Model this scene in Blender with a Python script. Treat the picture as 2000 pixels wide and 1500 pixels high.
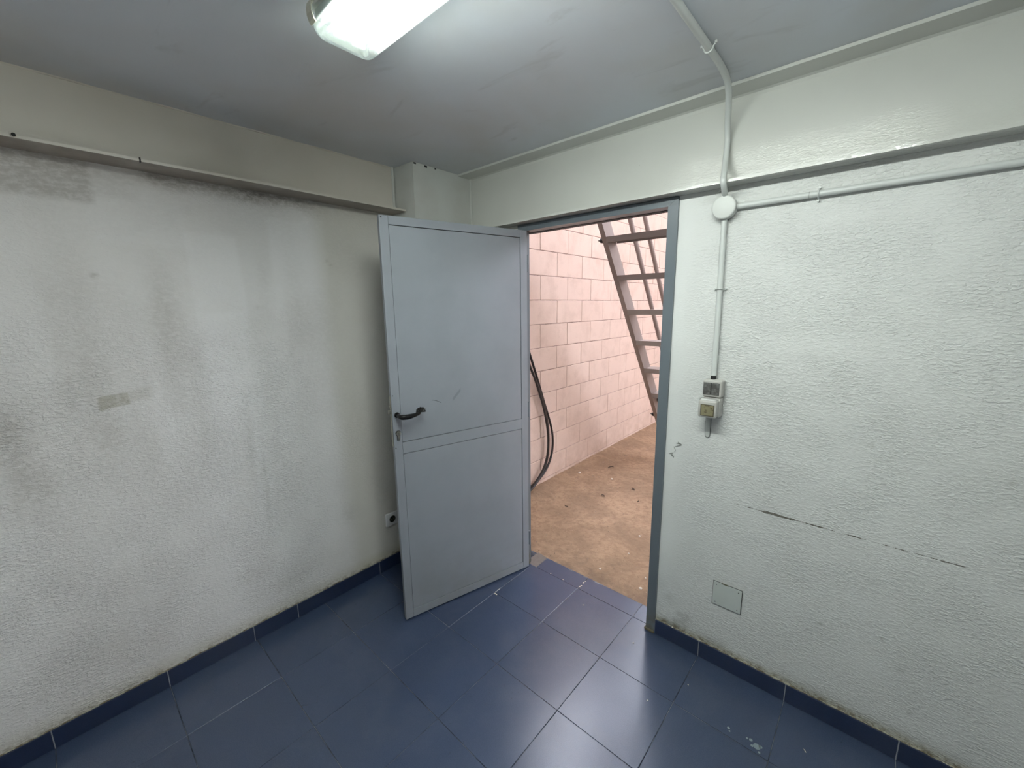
import bpy, bmesh, math, random
import numpy as np
from mathutils import Vector, Matrix, noise
C = bpy.context.scene.collection
for o in list(bpy.data.objects): bpy.data.objects.remove(o)
random.seed(7); rng = np.random.default_rng(5)

# ------------------------------------------------------------------ camera
cam_d = bpy.data.cameras.new('camera'); cam = bpy.data.objects.new('camera', cam_d); C.objects.link(cam)
cam_d.sensor_width = 36; cam_d.lens = 803.64 / 2000 * 36; cam_d.clip_start = .02
RT = Vector((0.747, 0.6647, -0.0135)); UP = Vector((-0.1127, 0.1466, 0.9828)); FW = Vector((-0.6552, 0.7326, -0.1844))
FW.normalize(); RT = (RT - FW*RT.dot(FW)).normalized(); UP = RT.cross(FW)
M = Matrix((( RT.x, UP.x, -FW.x, 2.1485), (RT.y, UP.y, -FW.y, -1.7998), (RT.z, UP.z, -FW.z, 1.6087), (0,0,0,1)))
cam.matrix_world = M
bpy.context.scene.camera = cam
# ------------------------------------------------------------------ world, exposure
SKY = 18.5; TUBE = 92.0
w = bpy.data.worlds.new('sky'); bpy.context.scene.world = w; w.use_nodes = True
bg = w.node_tree.nodes['Background']; bg.inputs[0].default_value = (.90, .94, 1.06, 1); bg.inputs[1].default_value = SKY
vs = bpy.context.scene.view_settings
vs.view_transform = 'Standard'; vs.look = 'None'; vs.gamma = 1; vs.use_curve_mapping = False; vs.exposure = 0.0

# ------------------------------------------------------------------ helpers
def link(o, parent=None):
    C.objects.link(o)
    if parent is not None: o.parent = parent
    return o
def tag(o, label=None, cat=None, group=None, kind=None):
    if label: o['label'] = label
    if cat: o['category'] = cat
    if group: o['group'] = group
    if kind: o['kind'] = kind
    return o
def obj(name, bm, m=None, parent=None, smooth=False):
    me = bpy.data.meshes.new(name)
    if isinstance(bm, bmesh.types.BMesh):
        bmesh.ops.recalc_face_normals(bm, faces=bm.faces); bm.to_mesh(me); bm.free()
    else:
        me.from_pydata(bm[0], [], bm[1])
    if smooth:
        me.polygons.foreach_set('use_smooth', [True]*len(me.polygons))
        try: me.set_sharp_from_angle(angle=math.radians(38))
        except Exception: pass
    if m: me.materials.append(m)
    return link(bpy.data.objects.new(name, me), parent)
def empty(name, loc=(0,0,0), rz=0, parent=None):
    o = bpy.data.objects.new(name, None); o.location = loc; o.rotation_euler = (0,0,rz); o.empty_display_size = .05
    return link(o, parent)
def B(*boxes, bevel=0.0, seg=2):
    bm = bmesh.new()
    for lo, hi in boxes:
        s = [hi[i]-lo[i] for i in range(3)]; c = [(hi[i]+lo[i])/2 for i in range(3)]
        bmesh.ops.create_cube(bm, size=1, matrix=Matrix.Translation(c) @ Matrix.Diagonal((*s, 1)))
    if bevel > 0:
        bmesh.ops.bevel(bm, geom=list(bm.edges), offset=bevel, segments=seg, affect='EDGES', profile=.5)
    return bm
def tube(bm, pts, r, n=12, caps=True, closed=False, flat=1.0):
    pts = [Vector(p) for p in pts]; N = len(pts)
    rr = r if isinstance(r, (list, tuple)) else [r]*N
    rings = []; prev = None
    for i, p in enumerate(pts):
        if closed: t = (pts[(i+1) % N] - pts[i-1])
        else: t = (pts[min(i+1, N-1)] - pts[max(i-1, 0)])
        t.normalize()
        if prev is None:
            a = Vector((0,0,1)) if abs(t.z) < .9 else Vector((1,0,0)); u = t.cross(a).normalized()
        else: u = (prev - t*prev.dot(t)).normalized()
        prev = u; v = t.cross(u)
        rings.append([bm.verts.new(p + (u*math.cos(2*math.pi*k/n) + v*math.sin(2*math.pi*k/n)*flat)*rr[i]) for k in range(n)])
    for i in range(N if closed else N-1):
        a, b = rings[i], rings[(i+1) % N]
        for k in range(n): bm.faces.new((a[k], a[(k+1) % n], b[(k+1) % n], b[k]))
    if caps and not closed: bm.faces.new(rings[0][::-1]); bm.faces.new(rings[-1])
    return bm
def spline(P, k=8, closed=False):
    P = [Vector(p) for p in P]; N = len(P); out = []
    for i in range(N if closed else N-1):
        g = (lambda j: P[j % N]) if closed else (lambda j: P[max(0, min(N-1, j))])
        a, b, c, d = g(i-1), g(i), g(i+1), g(i+2)
        for s in range(k):
            t = s/k
            out.append(.5*((2*b) + (c-a)*t + (2*a-5*b+4*c-d)*t*t + (3*b-a-3*c+d)*t*t*t))
    if not closed: out.append(P[-1])
    return out
def prism(profile, axis, a, b):      # profile: (u,v) list, extruded on axis ('x': u=y,v=z ; 'y': u=x,v=z)
    bm = bmesh.new()
    f = (lambda u, v, t: (t, u, v)) if axis == 'x' else ((lambda u, v, t: (u, t, v)) if axis == 'y' else (lambda u, v, t: (u, v, t)))
    A = [bm.verts.new(f(u, v, a)) for u, v in profile]; Bv = [bm.verts.new(f(u, v, b)) for u, v in profile]
    n = len(profile)
    for i in range(n): bm.faces.new((A[i], A[(i+1) % n], Bv[(i+1) % n], Bv[i]))
    bm.faces.new(A[::-1]); bm.faces.new(Bv)
    return bm

# ------------------------------------------------------------------ materials
class G:
    def __init__(s, name):
        s.m = bpy.data.materials.new(name); s.m.use_nodes = True; s.t = s.m.node_tree; s.n = s.t.nodes
        s.p = s.n['Principled BSDF']; s.out = s.n['Material Output']
        s.co = s.n.new('ShaderNodeTexCoord').outputs['Object']
    def _in(s, sock, v):
        if v is None: return
        if isinstance(v, bpy.types.NodeSocket): s.t.links.new(v, sock)
        elif isinstance(v, (tuple, list)): sock.default_value = (*v, 1) if len(v) == 3 and sock.type == 'RGBA' else v
        else: sock.default_value = v
    def math(s, op, a, b=None, c=None, clamp=False):
        x = s.n.new('ShaderNodeMath'); x.operation = op; x.use_clamp = clamp
        s._in(x.inputs[0], a); s._in(x.inputs[1], b); s._in(x.inputs[2], c); return x.outputs[0]
    def sep(s, v=None):
        x = s.n.new('ShaderNodeSeparateXYZ'); s._in(x.inputs[0], v or s.co); return x.outputs
    def scale(s, v, sc):
        x = s.n.new('ShaderNodeMapping'); s._in(x.inputs[0], v or s.co); x.inputs['Scale'].default_value = sc; return x.outputs[0]
    def noise(s, sc=5, det=4, rough=.5, vec=None, dist=0):
        x = s.n.new('ShaderNodeTexNoise'); s._in(x.inputs['Vector'], vec or s.co); x.inputs['Scale'].default_value = sc
        x.inputs['Detail'].default_value = det; x.inputs['Roughness'].default_value = rough; x.inputs['Distortion'].default_value = dist
        return x.outputs[0]
    def voro(s, sc=5, vec=None, feat='F1'):
        x = s.n.new('ShaderNodeTexVoronoi'); x.feature = feat; s._in(x.inputs['Vector'], vec or s.co); x.inputs['Scale'].default_value = sc; return x.outputs['Distance']
    def ss(s, v, a, b, lo=0., hi=1.):
        x = s.n.new('ShaderNodeMapRange'); x.interpolation_type = 'SMOOTHSTEP'; s._in(x.inputs[0], v)
        x.inputs[1].default_value = a; x.inputs[2].default_value = b; x.inputs[3].default_value = lo; x.inputs[4].default_value = hi; return x.outputs[0]
    def mix(s, f, a, b, mode='MIX'):
        x = s.n.new('ShaderNodeMix'); x.data_type = 'RGBA'; x.blend_type = mode
        s._in(x.inputs[0], f); s._in(x.inputs[6], a); s._in(x.inputs[7], b); return x.outputs[2]
    def attr(s, name):
        x = s.n.new('ShaderNodeAttribute'); x.attribute_name = name; return x.outputs['Fac']
    def bump(s, h, strength=1, dist=.001, prev=None):
        x = s.n.new('ShaderNodeBump'); s._in(x.inputs['Height'], h); s._in(x.inputs['Strength'], strength); x.inputs['Distance'].default_value = dist
        if prev is not None: s.t.links.new(prev, x.inputs['Normal'])
        return x.outputs[0]
    def done(s, col=None, rough=None, metal=None, normal=None, spec=None, **k):
        s._in(s.p.inputs['Base Color'], col); s._in(s.p.inputs['Roughness'], rough); s._in(s.p.inputs['Metallic'], metal)
        if normal is not None: s.t.links.new(normal, s.p.inputs['Normal'])
        s._in(s.p.inputs['Specular IOR Level'], spec)
        for a, v in k.items(): s._in(s.p.inputs[a.replace('_', ' ')], v)
        return s.m
def simple(name, col, rough=.5, metal=0, var=.12, sc=14, bump=.0003, bs=120, spec=.5):
    g = G(name); c2 = tuple(x*(1-var) for x in col)
    return g.done(g.mix(g.noise(sc, 4), col, c2), rough, metal, g.bump(g.noise(bs, 3), .5, bump) if bump else None, spec)

def band(g, x, c, h, soft):       # 1 inside |x-c|<h
    return g.ss(g.math('ABSOLUTE', g.math('SUBTRACT', x, c)), h+soft, h)

def plaster(name, base, dirtc, palec, side):
    g = G(name); X, Y, Z = g.sep()
    u = Y if side == 'left' else X
    aniso = (1, 1, 2.1)
    v = g.scale(None, aniso)
    n1 = g.noise(68, 3, .55, v, .6); n2 = g.noise(120, 2, .5, v); n3 = g.noise(6, 3, .6)
    patch = g.ss(n3, .30, .62, .35, 1.0)
    lum = g.math('MULTIPLY', g.ss(n1, .38, .70), patch)
    rs = g.attr('relief')
    h = g.math('ADD', g.math('MULTIPLY', lum, 1.0), g.math('MULTIPLY', n2, .12))
    h = g.math('MULTIPLY', h, rs)
    dirt = g.attr('dirt'); pale = g.attr('pale'); yel = g.attr('yellow')
    col = g.mix(g.ss(g.noise(2.2, 4, .6), .35, .7), base, tuple(c*.94 for c in base))
    col = g.mix(pale, col, palec)
    col = g.mix(yel, col, (.50, .48, .36))
    grain = g.ss(g.noise(38, 5, .7, v), .30, .62, .55, 1.25)
    col = g.mix(g.math('MULTIPLY', dirt, grain, clamp=True), col, dirtc)
    # small pits that collected dust
    pit = g.math('MULTIPLY', g.ss(g.noise(70, 3, .6, v), .66, .74), g.ss(g.noise(2.7, 2), .48, .62))
    col = g.mix(g.math('MULTIPLY', pit, .28), col, dirtc)
    # ragged dirty mortar line on top of the skirting
    edge = g.math('MULTIPLY', g.ss(Z, .108, .086), g.ss(g.noise(34, 5, .8), .44, .60, 0, 1 if side == 'right' else .6))
    col = g.mix(g.math('MULTIPLY', edge, .75), col, (.20, .16, .10))
    nrm = g.bump(h, 1.0, .0020 if side == 'right' else .0022)
    if side == 'right':
        # long scratch, gouged through the paint
        wob = g.math('MULTIPLY', g.math('SUBTRACT', g.noise(14, 3, .6), .5), .006)
        d = g.math('ABSOLUTE', g.math('SUBTRACT', g.math('ADD', Z, wob), .789))
        x1 = g.scale(None, (1, 0, 0))
        wd = g.math('MULTIPLY', g.ss(g.noise(11, 5, .8, x1), .44, .60), .0030)
        fat = g.math('MULTIPLY', band(g, X, 1.925, .045, .02), .0042)
        fat = g.math('MULTIPLY', fat, g.ss(g.noise(36, 2, .5, x1), .30, .5))
        wd = g.math('ADD', wd, fat)
        rng_ = g.math('MULTIPLY', g.ss(X, 1.75, 1.78), g.ss(X, 2.45, 2.40))
        m = g.math('MULTIPLY', g.math('LESS_THAN', d, g.math('MULTIPLY', wd, rng_)), 1.0)
        col = g.mix(m, col, (.15, .14, .12))
    if side == 'left':
        # tan smear where something was glued
        jn = g.math('MULTIPLY', g.math('SUBTRACT', g.noise(25, 3), .5), .014)
        zz = g.math('ADD', g.math('ADD', Z, jn), g.math('MULTIPLY', g.math('ADD', Y, 1.66), -.12))
        m = g.math('MULTIPLY', band(g, zz, 1.277, .022, .006), band(g, Y, -1.668, .038, .012))
        m2 = g.math('MULTIPLY', band(g, zz, 1.283, .012, .02), band(g, Y, -1.62, .05, .03))
        m = g.math('MAXIMUM', g.math('MULTIPLY', m, .52), g.math('MULTIPLY', m2, .22))
        col = g.mix(g.math('MULTIPLY', m, g.ss(g.noise(60, 4, .7), .25, .6, .55, 1.15)), col, (.33, .31, .235))
    return g.done(col, .62, 0, nrm, .35)
WL = plaster('rough painted plaster left', (.87, .85, .845), (.30, .275, .24), (.94, .93, .94), 'left')
WR = plaster('rough painted plaster right', (.70, .712, .692), (.29, .295, .265), (.735, .75, .735), 'right')

g = G('smooth grey ceiling paint')
cn = g.noise(1.3, 3, .6, dist=.4)
col = g.mix(g.ss(cn, .35, .68), (.66, .695, .75), (.60, .60, .60))
smg = g.math('MULTIPLY', g.ss(g.noise(3.1, 4, .6, g.scale(None, (1, 3, 1)), 1.), .60, .74), .22)
col = g.mix(smg, col, (.30, .295, .285))
CE = g.done(col, .42, 0, g.bump(g.noise(90, 3), .3, .0006), .45)

g = G('glossy painted steel beam')
X, Y, Z = g.sep()
v = g.scale(None, (1, 1, 3.2))
col = g.mix(g.ss(g.noise(2, 4), .35, .7), (.60, .61, .57), (.56, .565, .53))
spk = g.ss(g.noise(26, 3, .5), .765, .79)
col = g.mix(spk, col, (.25, .24, .2))
brush = g.math('ADD', g.math('MULTIPLY', g.ss(g.noise(60, 3, .6, v, .8), .38, .72), g.math('MULTIPLY', g.ss(Z, 2.24, 2.09, .05, 1), g.ss(X, 1.15, 1.45, .15, 1))), g.math('MULTIPLY', g.noise(9, 3), .35))
BE = g.done(col, .07, 0, g.bump(brush, 1.0, .00036), .5)
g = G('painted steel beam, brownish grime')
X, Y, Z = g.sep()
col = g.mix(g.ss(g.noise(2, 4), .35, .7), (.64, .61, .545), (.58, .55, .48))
col = g.mix(g.math('MULTIPLY', g.ss(Z, 2.1315, 2.1300), g.ss(g.noise(9, 4, .6), .2, .6, .6, 1)), col, (.30, .26, .22))  # underside: brown grime, darkened to paint in its shade
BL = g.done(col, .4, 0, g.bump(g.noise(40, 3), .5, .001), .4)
g = G('white painted column')
col = g.mix(g.ss(g.noise(4, 4), .35, .7), (.58, .60, .57), (.52, .525, .49))
CO = g.done(col, .5, 0, g.bump(g.noise(30, 4), .6, .0022), .4)

# blue glazed floor tile
def bluetile(name, c1, c2, rough):
    g = G(name)
    r = g.n.new('ShaderNodeObjectInfo').outputs['Random']
    geo = g.n.new('ShaderNodeNewGeometry').outputs['Position']
    sp = g.noise(420, 2, .6, geo)
    col = g.mix(g.ss(sp, .35, .66), c1, c2)
    col = g.mix(g.math('MULTIPLY', r, .3), col, tuple(x*.8 for x in c1))
    dust = g.ss(g.noise(2.4, 5, .65, geo, .3), .44, .72)
    col = g.mix(g.math('MULTIPLY', dust, .05), col, (.22, .22, .215))
    scf = g.math('MULTIPLY', g.ss(g.noise(34, 4, .7, g.scale(geo, (1.4, .7, 1)), 1.4), .64, .70), g.ss(g.noise(5, 2, .5, geo), .54, .63))
    col = g.mix(g.math('MULTIPLY', scf, .5), col, (.022, .024, .03))
    rg = g.math('ADD', g.math('MULTIPLY', dust, .03), rough)
    return g.done(col, rg, 0, g.bump(g.noise(300, 2, .5, geo), .32, .0006), .8)
TI = bluetile('blue glazed floor tile', (.032, .050, .100), (.044, .064, .118), .24)
SK = bluetile('dark blue skirting tile', (.009, .018, .052), (.016, .027, .068), .30)
g = G('tile grout')
GR = g.done(g.mix(g.ss(g.noise(7, 4, .6), .36, .62), (.20, .215, .25), (.03, .036, .05)), .85, 0, g.bump(g.noise(150, 3), .6, .001), .2)
g = G('worn skirting mortar')
MO = g.done(g.mix(g.ss(g.noise(26, 4, .7), .4, .6), (.42, .40, .32), (.16, .13, .085)), .9, 0, g.bump(g.noise(90, 3), .8, .003), .2)

def metal_paint(name, c, rough=.38, marks=False):
    g = G(name); X, Y, Z = g.sep()
    col = g.mix(g.ss(g.noise(2.6, 4, .6), .35, .7), c, tuple(x*.9 for x in c))
    if marks:
        sc = g.ss(g.noise(30, 4, .7, g.scale(None, (1, 1, .8)), 1.2), .655, .70)
        area = g.math('MULTIPLY', band(g, Z, 1.12, .07, .10), band(g, X, .67, .05, .08))
        col = g.mix(g.math('MULTIPLY', g.math('MULTIPLY', sc, area), .45), col, (.05, .055, .06))
        # pencil-like scrape to the right of the handle
        arc = g.math('ABSOLUTE', g.math('SUBTRACT', Z, g.math('MULTIPLY_ADD', g.math('POWER', g.math('SUBTRACT', .60, X), 2.0), -6.0, 1.158)))
        ar = g.math('MULTIPLY', g.ss(arc, .0022, .0008), band(g, X, .565, .022, .006))
        col = g.mix(g.math('MULTIPLY', ar, .8), col, (.03, .03, .035))
        sm = g.math('MULTIPLY', band(g, g.math('ADD', Z, g.math('MULTIPLY', X, 1.0)), 1.620, .006, .006), band(g, X, .452, .018, .01))
        col = g.mix(g.math('MULTIPLY', sm, .30), col, (.06, .065, .07))
        dirt = g.math('MULTIPLY', g.ss(Z, .42, .02), g.ss(g.noise(7, 5, .65), .35, .65))
        col = g.mix(g.math('MULTIPLY', dirt, .30), col, (.17, .17, .15))
    return g.done(col, rough, 0, g.bump(g.noise(60, 3), .35, .0005), .5)
DL = metal_paint('pale grey blue door paint', (.235, .255, .285), .36, True)
DF = metal_paint('darker grey blue frame paint', (.125, .148, .167), .34)
g = G('frame paint with mud at the foot'); X, Y, Z = g.sep()
mud = g.math('MULTIPLY', g.ss(Z, .16, .0), g.ss(g.noise(22, 4, .7), .34, .6))
DFJ = g.done(g.mix(mud, (.125, .148, .167), (.11, .10, .07)), g.math('MULTIPLY_ADD', mud, .4, .34), 0, g.bump(g.noise(60, 3), .35, .0005), .5)

BLK = simple('black lacquered handle', (.005, .005, .005), .26, 0, .1, bump=0, spec=.35)
STEEL = simple('worn nickel', (.46, .44, .38), .35, 1, .3, 40)
DARK = simple('dark gap', (.012, .012, .014), .7, bump=0)
RUB = simple('black rubber', (.012, .012, .013), .6)
COND = simple('painted conduit', (.62, .645, .625), .30, 0, .08, 9, .0004, 60)
BOXW = simple('white plastic lid', (.68, .70, .67), .45, 0, .10, 18, .0012, 40)
g = G('grubby grey rocker')
X, Y, Z = g.sep()
th = g.ss(Z, 1.285, 1.25)
col = g.mix(g.math('MULTIPLY', th, g.ss(g.noise(60, 4, .6), .35, .6)), (.15, .15, .145), (.06, .058, .053))
RK = g.done(col, .42, 0, g.bump(g.noise(200, 2), .3, .0003), .5)
SWB = simple('warm grey plastic', (.50, .49, .46), .38, 0, .18, 30, .0003)
CLR = simple('glossy light plastic flap', (.56, .56, .545), .12, 0, .1, 30, 0)
g = G('yellowed label window')
col = g.mix(g.ss(g.noise(55, 3, .6), .50, .62), (.215, .195, .115), (.09, .078, .045))
YEL = g.done(col, .18, 0, None, .5)
CRM = simple('cream plastic clip', (.62, .60, .50), .35, 0, .1, 20, 0)
HOUS = simple('light grey lamp housing', (.55, .55, .52), .4, 0, .1)
WHT = simple('white enamel tray', (.42, .44, .43), .35, 0, .03)
SOCK = simple('dark socket insert', (.02, .021, .017), .35, 0, .2)
PLW = simple('white socket plate', (.80, .80, .81), .35, 0, .06, 20, 0)

# fluorescent tube (gives off light) and clear ribbed cover
g = G('lit fluorescent tube')
g.done((.9, .9, .9)); g._in(g.p.inputs['Emission Color'], (.975, 1.0, .955)); g.p.inputs['Emission Strength'].default_value = TUBE
TU = g.m
g = G('tube end cap'); TC = g.done((.75, .68, .55), .4, .0)
g = G('clear ribbed cover')
X, Y, Z = g.sep()
g.n.remove(g.p)
tr = g.n.new('ShaderNodeBsdfTransparent'); tr.inputs[0].default_value = (.95, .985, .975, 1)
tl = g.n.new('ShaderNodeBsdfTranslucent'); tl.inputs[0].default_value = (.86, .95, .93, 1)
gl = g.n.new('ShaderNodeBsdfGlossy'); gl.inputs['Roughness'].default_value = .12; gl.inputs[0].default_value = (.9, .95, .95, 1)
wv = g.math('SINE', g.math('MULTIPLY', Y, 1150)); wvz = g.math('SINE', g.math('MULTIPLY', Z, 1150))
sidem = g.ss(g.math('ABSOLUTE', g.math('SUBTRACT', Y, -1.169)), .0715, .076)
rib = g.math('MULTIPLY', g.ss(g.math('ABSOLUTE', g.math('SUBTRACT', Y, -1.169)), .034, .040), g.ss(g.math('MAXIMUM', wv, g.math('MULTIPLY', wvz, .0)), .2, .9))
endm = g.ss(g.math('ABSOLUTE', g.math('SUBTRACT', X, 1.62)), .575, .60)
fac = g.math('ADD', g.math('ADD', .02, g.math('MULTIPLY', rib, .05)), g.math('MULTIPLY', g.math('MAXIMUM', endm, sidem), .06))
m1 = g.n.new('ShaderNodeMixShader'); g._in(m1.inputs[0], fac); g.t.links.new(tr.outputs[0], m1.inputs[1]); g.t.links.new(tl.outputs[0], m1.inputs[2])
fr = g.n.new('ShaderNodeFresnel'); fr.inputs[0].default_value = 1.45
m2 = g.n.new('ShaderNodeMixShader'); g._in(m2.inputs[0], fr.outputs[0]); g.t.links.new(m1.outputs[0], m2.inputs[1]); g.t.links.new(gl.outputs[0], m2.inputs[2])
nb = g.bump(g.math('ADD', g.math('MULTIPLY', rib, .6), g.noise(50, 3)), .5, .0008)
for s_ in (tl, gl): g.t.links.new(nb, s_.inputs['Normal'])
g.t.links.new(m2.outputs[0], g.out.inputs[0]); CV = g.m

# outside
g = G('pink tinted concrete block')
r = g.n.new('ShaderNodeObjectInfo').outputs['Random']
geo = g.n.new('ShaderNodeNewGeometry').outputs['Position']
col = g.mix(g.math('MULTIPLY', r, .35), (.650, .510, .435), (.610, .474, .400))
col = g.mix(g.ss(g.noise(5, 5, .65, geo), .42, .72), col, (.56, .43, .36))
spz = g.ss(g.noise(45, 4, .7, geo), .69, .74)
col = g.mix(g.math('MULTIPLY', spz, .4), col, (.28, .20, .17))
zc = g.sep(geo)[2]
low = g.math('MULTIPLY', g.ss(zc, .5, .03), g.ss(g.noise(8, 4, .6, geo), .3, .7))
col = g.mix(g.math('MULTIPLY', low, .45), col, (.43, .30, .215))
BK = g.done(col, .8, 0, g.bump(g.noise(120, 4, .6, geo), .5, .0025), .2)
g = G('block mortar joint')
BM_ = g.done(g.mix(g.ss(g.noise(16, 3, .6), .35, .65), (.46, .35, .32), (.22, .165, .145)), .9, 0, None, .1)
g = G('dusty concrete ground')
n1 = g.noise(3.2, 6, .65, None, .5); n2 = g.noise(24, 5, .7)
col = g.mix(g.ss(n1, .34, .66), (.385, .262, .172), (.255, .174, .115))
col = g.mix(g.math('MULTIPLY', g.ss(n2, .42, .66), .5), col, (.20, .125, .085))
col = g.mix(g.math('MULTIPLY', g.ss(g.noise(60, 4, .7), .62, .72), .5), col, (.50, .36, .26))
col = g.mix(g.math('MULTIPLY', g.ss(g.noise(75, 3, .7), .67, .72), .8), col, (.06, .04, .03))
door_shade = g.math('MULTIPLY', g.ss(g.sep()[1], .55, .12), g.ss(g.noise(4, 4, .6), .40, .62))
col = g.mix(g.math('MULTIPLY', door_shade, .5), col, (.12, .085, .06))  # mottled darkening towards the doorway paints in the shade of the room walls
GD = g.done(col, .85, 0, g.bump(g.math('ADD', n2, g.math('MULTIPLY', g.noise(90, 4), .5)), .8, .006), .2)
LAD = simple('grey brown galvanised steel', (.33, .275, .25), .45, .25, .25, 9, .0006, 60)
OUTW = simple('outside cement render', (.52, .44, .40), .8)
LEAF = simple('dry leaf', (.06, .035, .02), .7)
PEB = simple('pale chip', (.72, .66, .58), .8)
CAB = simple('black cable jacket', (.016, .014, .014), .42)
SCR = simple('dark screw head', (.035, .034, .03), .5, .5)

# ------------------------------------------------------------------ setting
CZ = 2.372                      # ceiling height
XR, YB = 3.35, -2.95            # right and rear limits of the room

def wall_grid(name, side, u0, u1, z0, z1, mat, relief, dirt, pale, yellow, holes=None, step=.01, back=None):
    nu = max(2, int(round((u1-u0)/step))+1); nz = max(2, int(round((z1-z0)/step))+1)
    us = np.linspace(u0, u1, nu); zs = np.linspace(z0, z1, nz); U, Z = np.meshgrid(us, zs)
    D = np.array([noise.noise(Vector((u*2.3, 7.7, z*2.3)))*.0022 + noise.noise(Vector((u*9, 3.1, z*11)))*.0009 for u, z in zip(U.ravel(), Z.ravel())])
    D -= .0022
    co = np.zeros((nu*nz, 3))
    if side == 'left': co[:, 0] = D; co[:, 1] = U.ravel()
    else: co[:, 1] = -D; co[:, 0] = U.ravel()
    co[:, 2] = Z.ravel()
    idx = np.arange(nu*nz).reshape(nz, nu)
    q = np.stack([idx[:-1, :-1], idx[:-1, 1:], idx[1:, 1:], idx[1:, :-1]], -1).reshape(-1, 4)
    if side == 'left': pass
    verts = co.tolist(); faces = q.tolist()
    # solid body behind the plaster skin
    n0 = len(verts); lo, hi = back
    for x in (lo[0], hi[0]):
        for y in (lo[1], hi[1]):
            for z in (lo[2], hi[2]): verts.append((x, y, z))
    for f in ((0,1,3,2), (4,6,7,5), (0,4,5,1), (2,3,7,6), (0,2,6,4), (1,5,7,3)): faces.append([n0+k for k in f])
    o = obj(name, (verts, faces), mat); me = o.data
    for an, fn in (('relief', relief), ('dirt', dirt), ('pale', pale), ('yellow', yellow)):
        a = me.attributes.new(an, 'FLOAT', 'POINT'); val = np.zeros(len(verts)); val[:nu*nz] = fn(U, Z).ravel(); a.data.foreach_set('value', val.astype(np.float32))
    me.polygons.foreach_set('use_smooth', [True]*(len(faces)-6) + [False]*6)
    return o
def S(x, a, b):
    t = np.clip((x-a)/(b-a), 0, 1); return t*t*(3-2*t)
def fb(U, Z, su, sz, seed, oct=4):
    out = np.zeros_like(U); amp = 1; tot = 0
    for k in range(oct):
        f = 2**k
        r = np.random.default_rng(seed+k); gu = int(12*su*f)+4; gz = int(12*sz*f)+4
        grid = r.random((gz+2, gu+2))
        a = ((U-U.min())*su*f*1.0) % gu; b = ((Z-Z.min())*sz*f*1.0) % gz
        i = a.astype(int); j = b.astype(int); fa = a-i; fbb = b-j; fa = fa*fa*(3-2*fa); fbb = fbb*fbb*(3-2*fbb)
        v = (grid[j, i]*(1-fa)+grid[j, i+1]*fa)*(1-fbb) + (grid[j+1, i]*(1-fa)+grid[j+1, i+1]*fa)*fbb
        out += v*amp; tot += amp; amp *= .55
    return out/tot
def box(U, Z, u0, u1, z0, z1, s, wob=0):
    return S(U, u0-s, u0+s)*(1-S(U, u1-s, u1+s))*S(Z, z0-s, z0+s)*(1-S(Z, z1-s, z1+s))

def L_dirt(U, Z):
    d = .10 + .20*S(fb(U, Z, 2.4, 1.6, 3), .45, .72)
    n = fb(U, Z, 6, 9, 11); n2 = fb(U, Z, 3, 1.2, 21)
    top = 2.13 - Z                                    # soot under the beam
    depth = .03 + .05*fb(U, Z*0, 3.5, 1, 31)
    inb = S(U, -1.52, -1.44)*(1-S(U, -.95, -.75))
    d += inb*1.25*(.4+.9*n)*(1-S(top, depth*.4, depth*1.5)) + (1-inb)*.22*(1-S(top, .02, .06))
    d += .70*box(U, Z, -1.95, -1.62, 1.985+.02*n, 2.14, .014)      # brown primer patch at top left
    d += .24*box(U, Z, -1.62, -1.50, 2.02, 2.14, .02)
    # unpainted strip above the whiter roller patches
    d += .20*S(Z, 1.80+.12*(n2-.5), 2.0)*(1-S(U, -1.0, -.9))*n
    # vertical drips
    for u, wd, z0, z1, a in ((-1.71, .05, 1.02, 1.95, .26), (-1.775, .035, 1.2, 1.8, .14), (-1.47, .045, 1.18, 1.86, .26), (-1.40, .04, .98, 1.5, .2), (-1.49, .02, 1.3, 1.75, .14),
                             (-1.25, .018, .75, 1.3, .22), (-1.205, .01, .55, 1.0, .20), (-1.60, .05, .95, 1.24, .16), (-1.10, .03, 1.55, 1.93, .16), (-.97, .04, 1.5, 1.9, .12)):
        uu = U + .02*(n2-.5)*2
        d += a*np.exp(-((uu-u)/wd)**2)*S(Z, z0-.12, z0+.12)*(1-S(Z, z1-.15, z1+.05))*(.5+n)
    for u, z, ru, rz, a in ((-1.94, 1.16, .05, .16, .55), (-1.90, 1.03, .05, .10, .35), (-1.294, .34, .07, .05, .25), (-1.836, .30, .09, .06, .25), (-1.69, 1.13, .05, .07, .22), (-.80, .46, .05, .06, .30), (-1.2, .22, .12, .03, .16), (-.83, .62, .03, .1, .14)):
        d += a*np.exp(-((U-u)/ru)**2-((Z-z)/rz)**2)*(.4+1.1*n)
    for u, z, a in ((-1.655, 1.744, .7), (-1.657, 1.738, .5), (-1.02, 1.39, .4), (-1.14, 1.62, .3), (-.80, 1.85, .5), (-.78, 1.83, .5)):
        d += a*np.exp(-((U-u)/.009)**2-((Z-z)/.007)**2)
    return np.clip(d*.52-.02, 0, 1)
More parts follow.
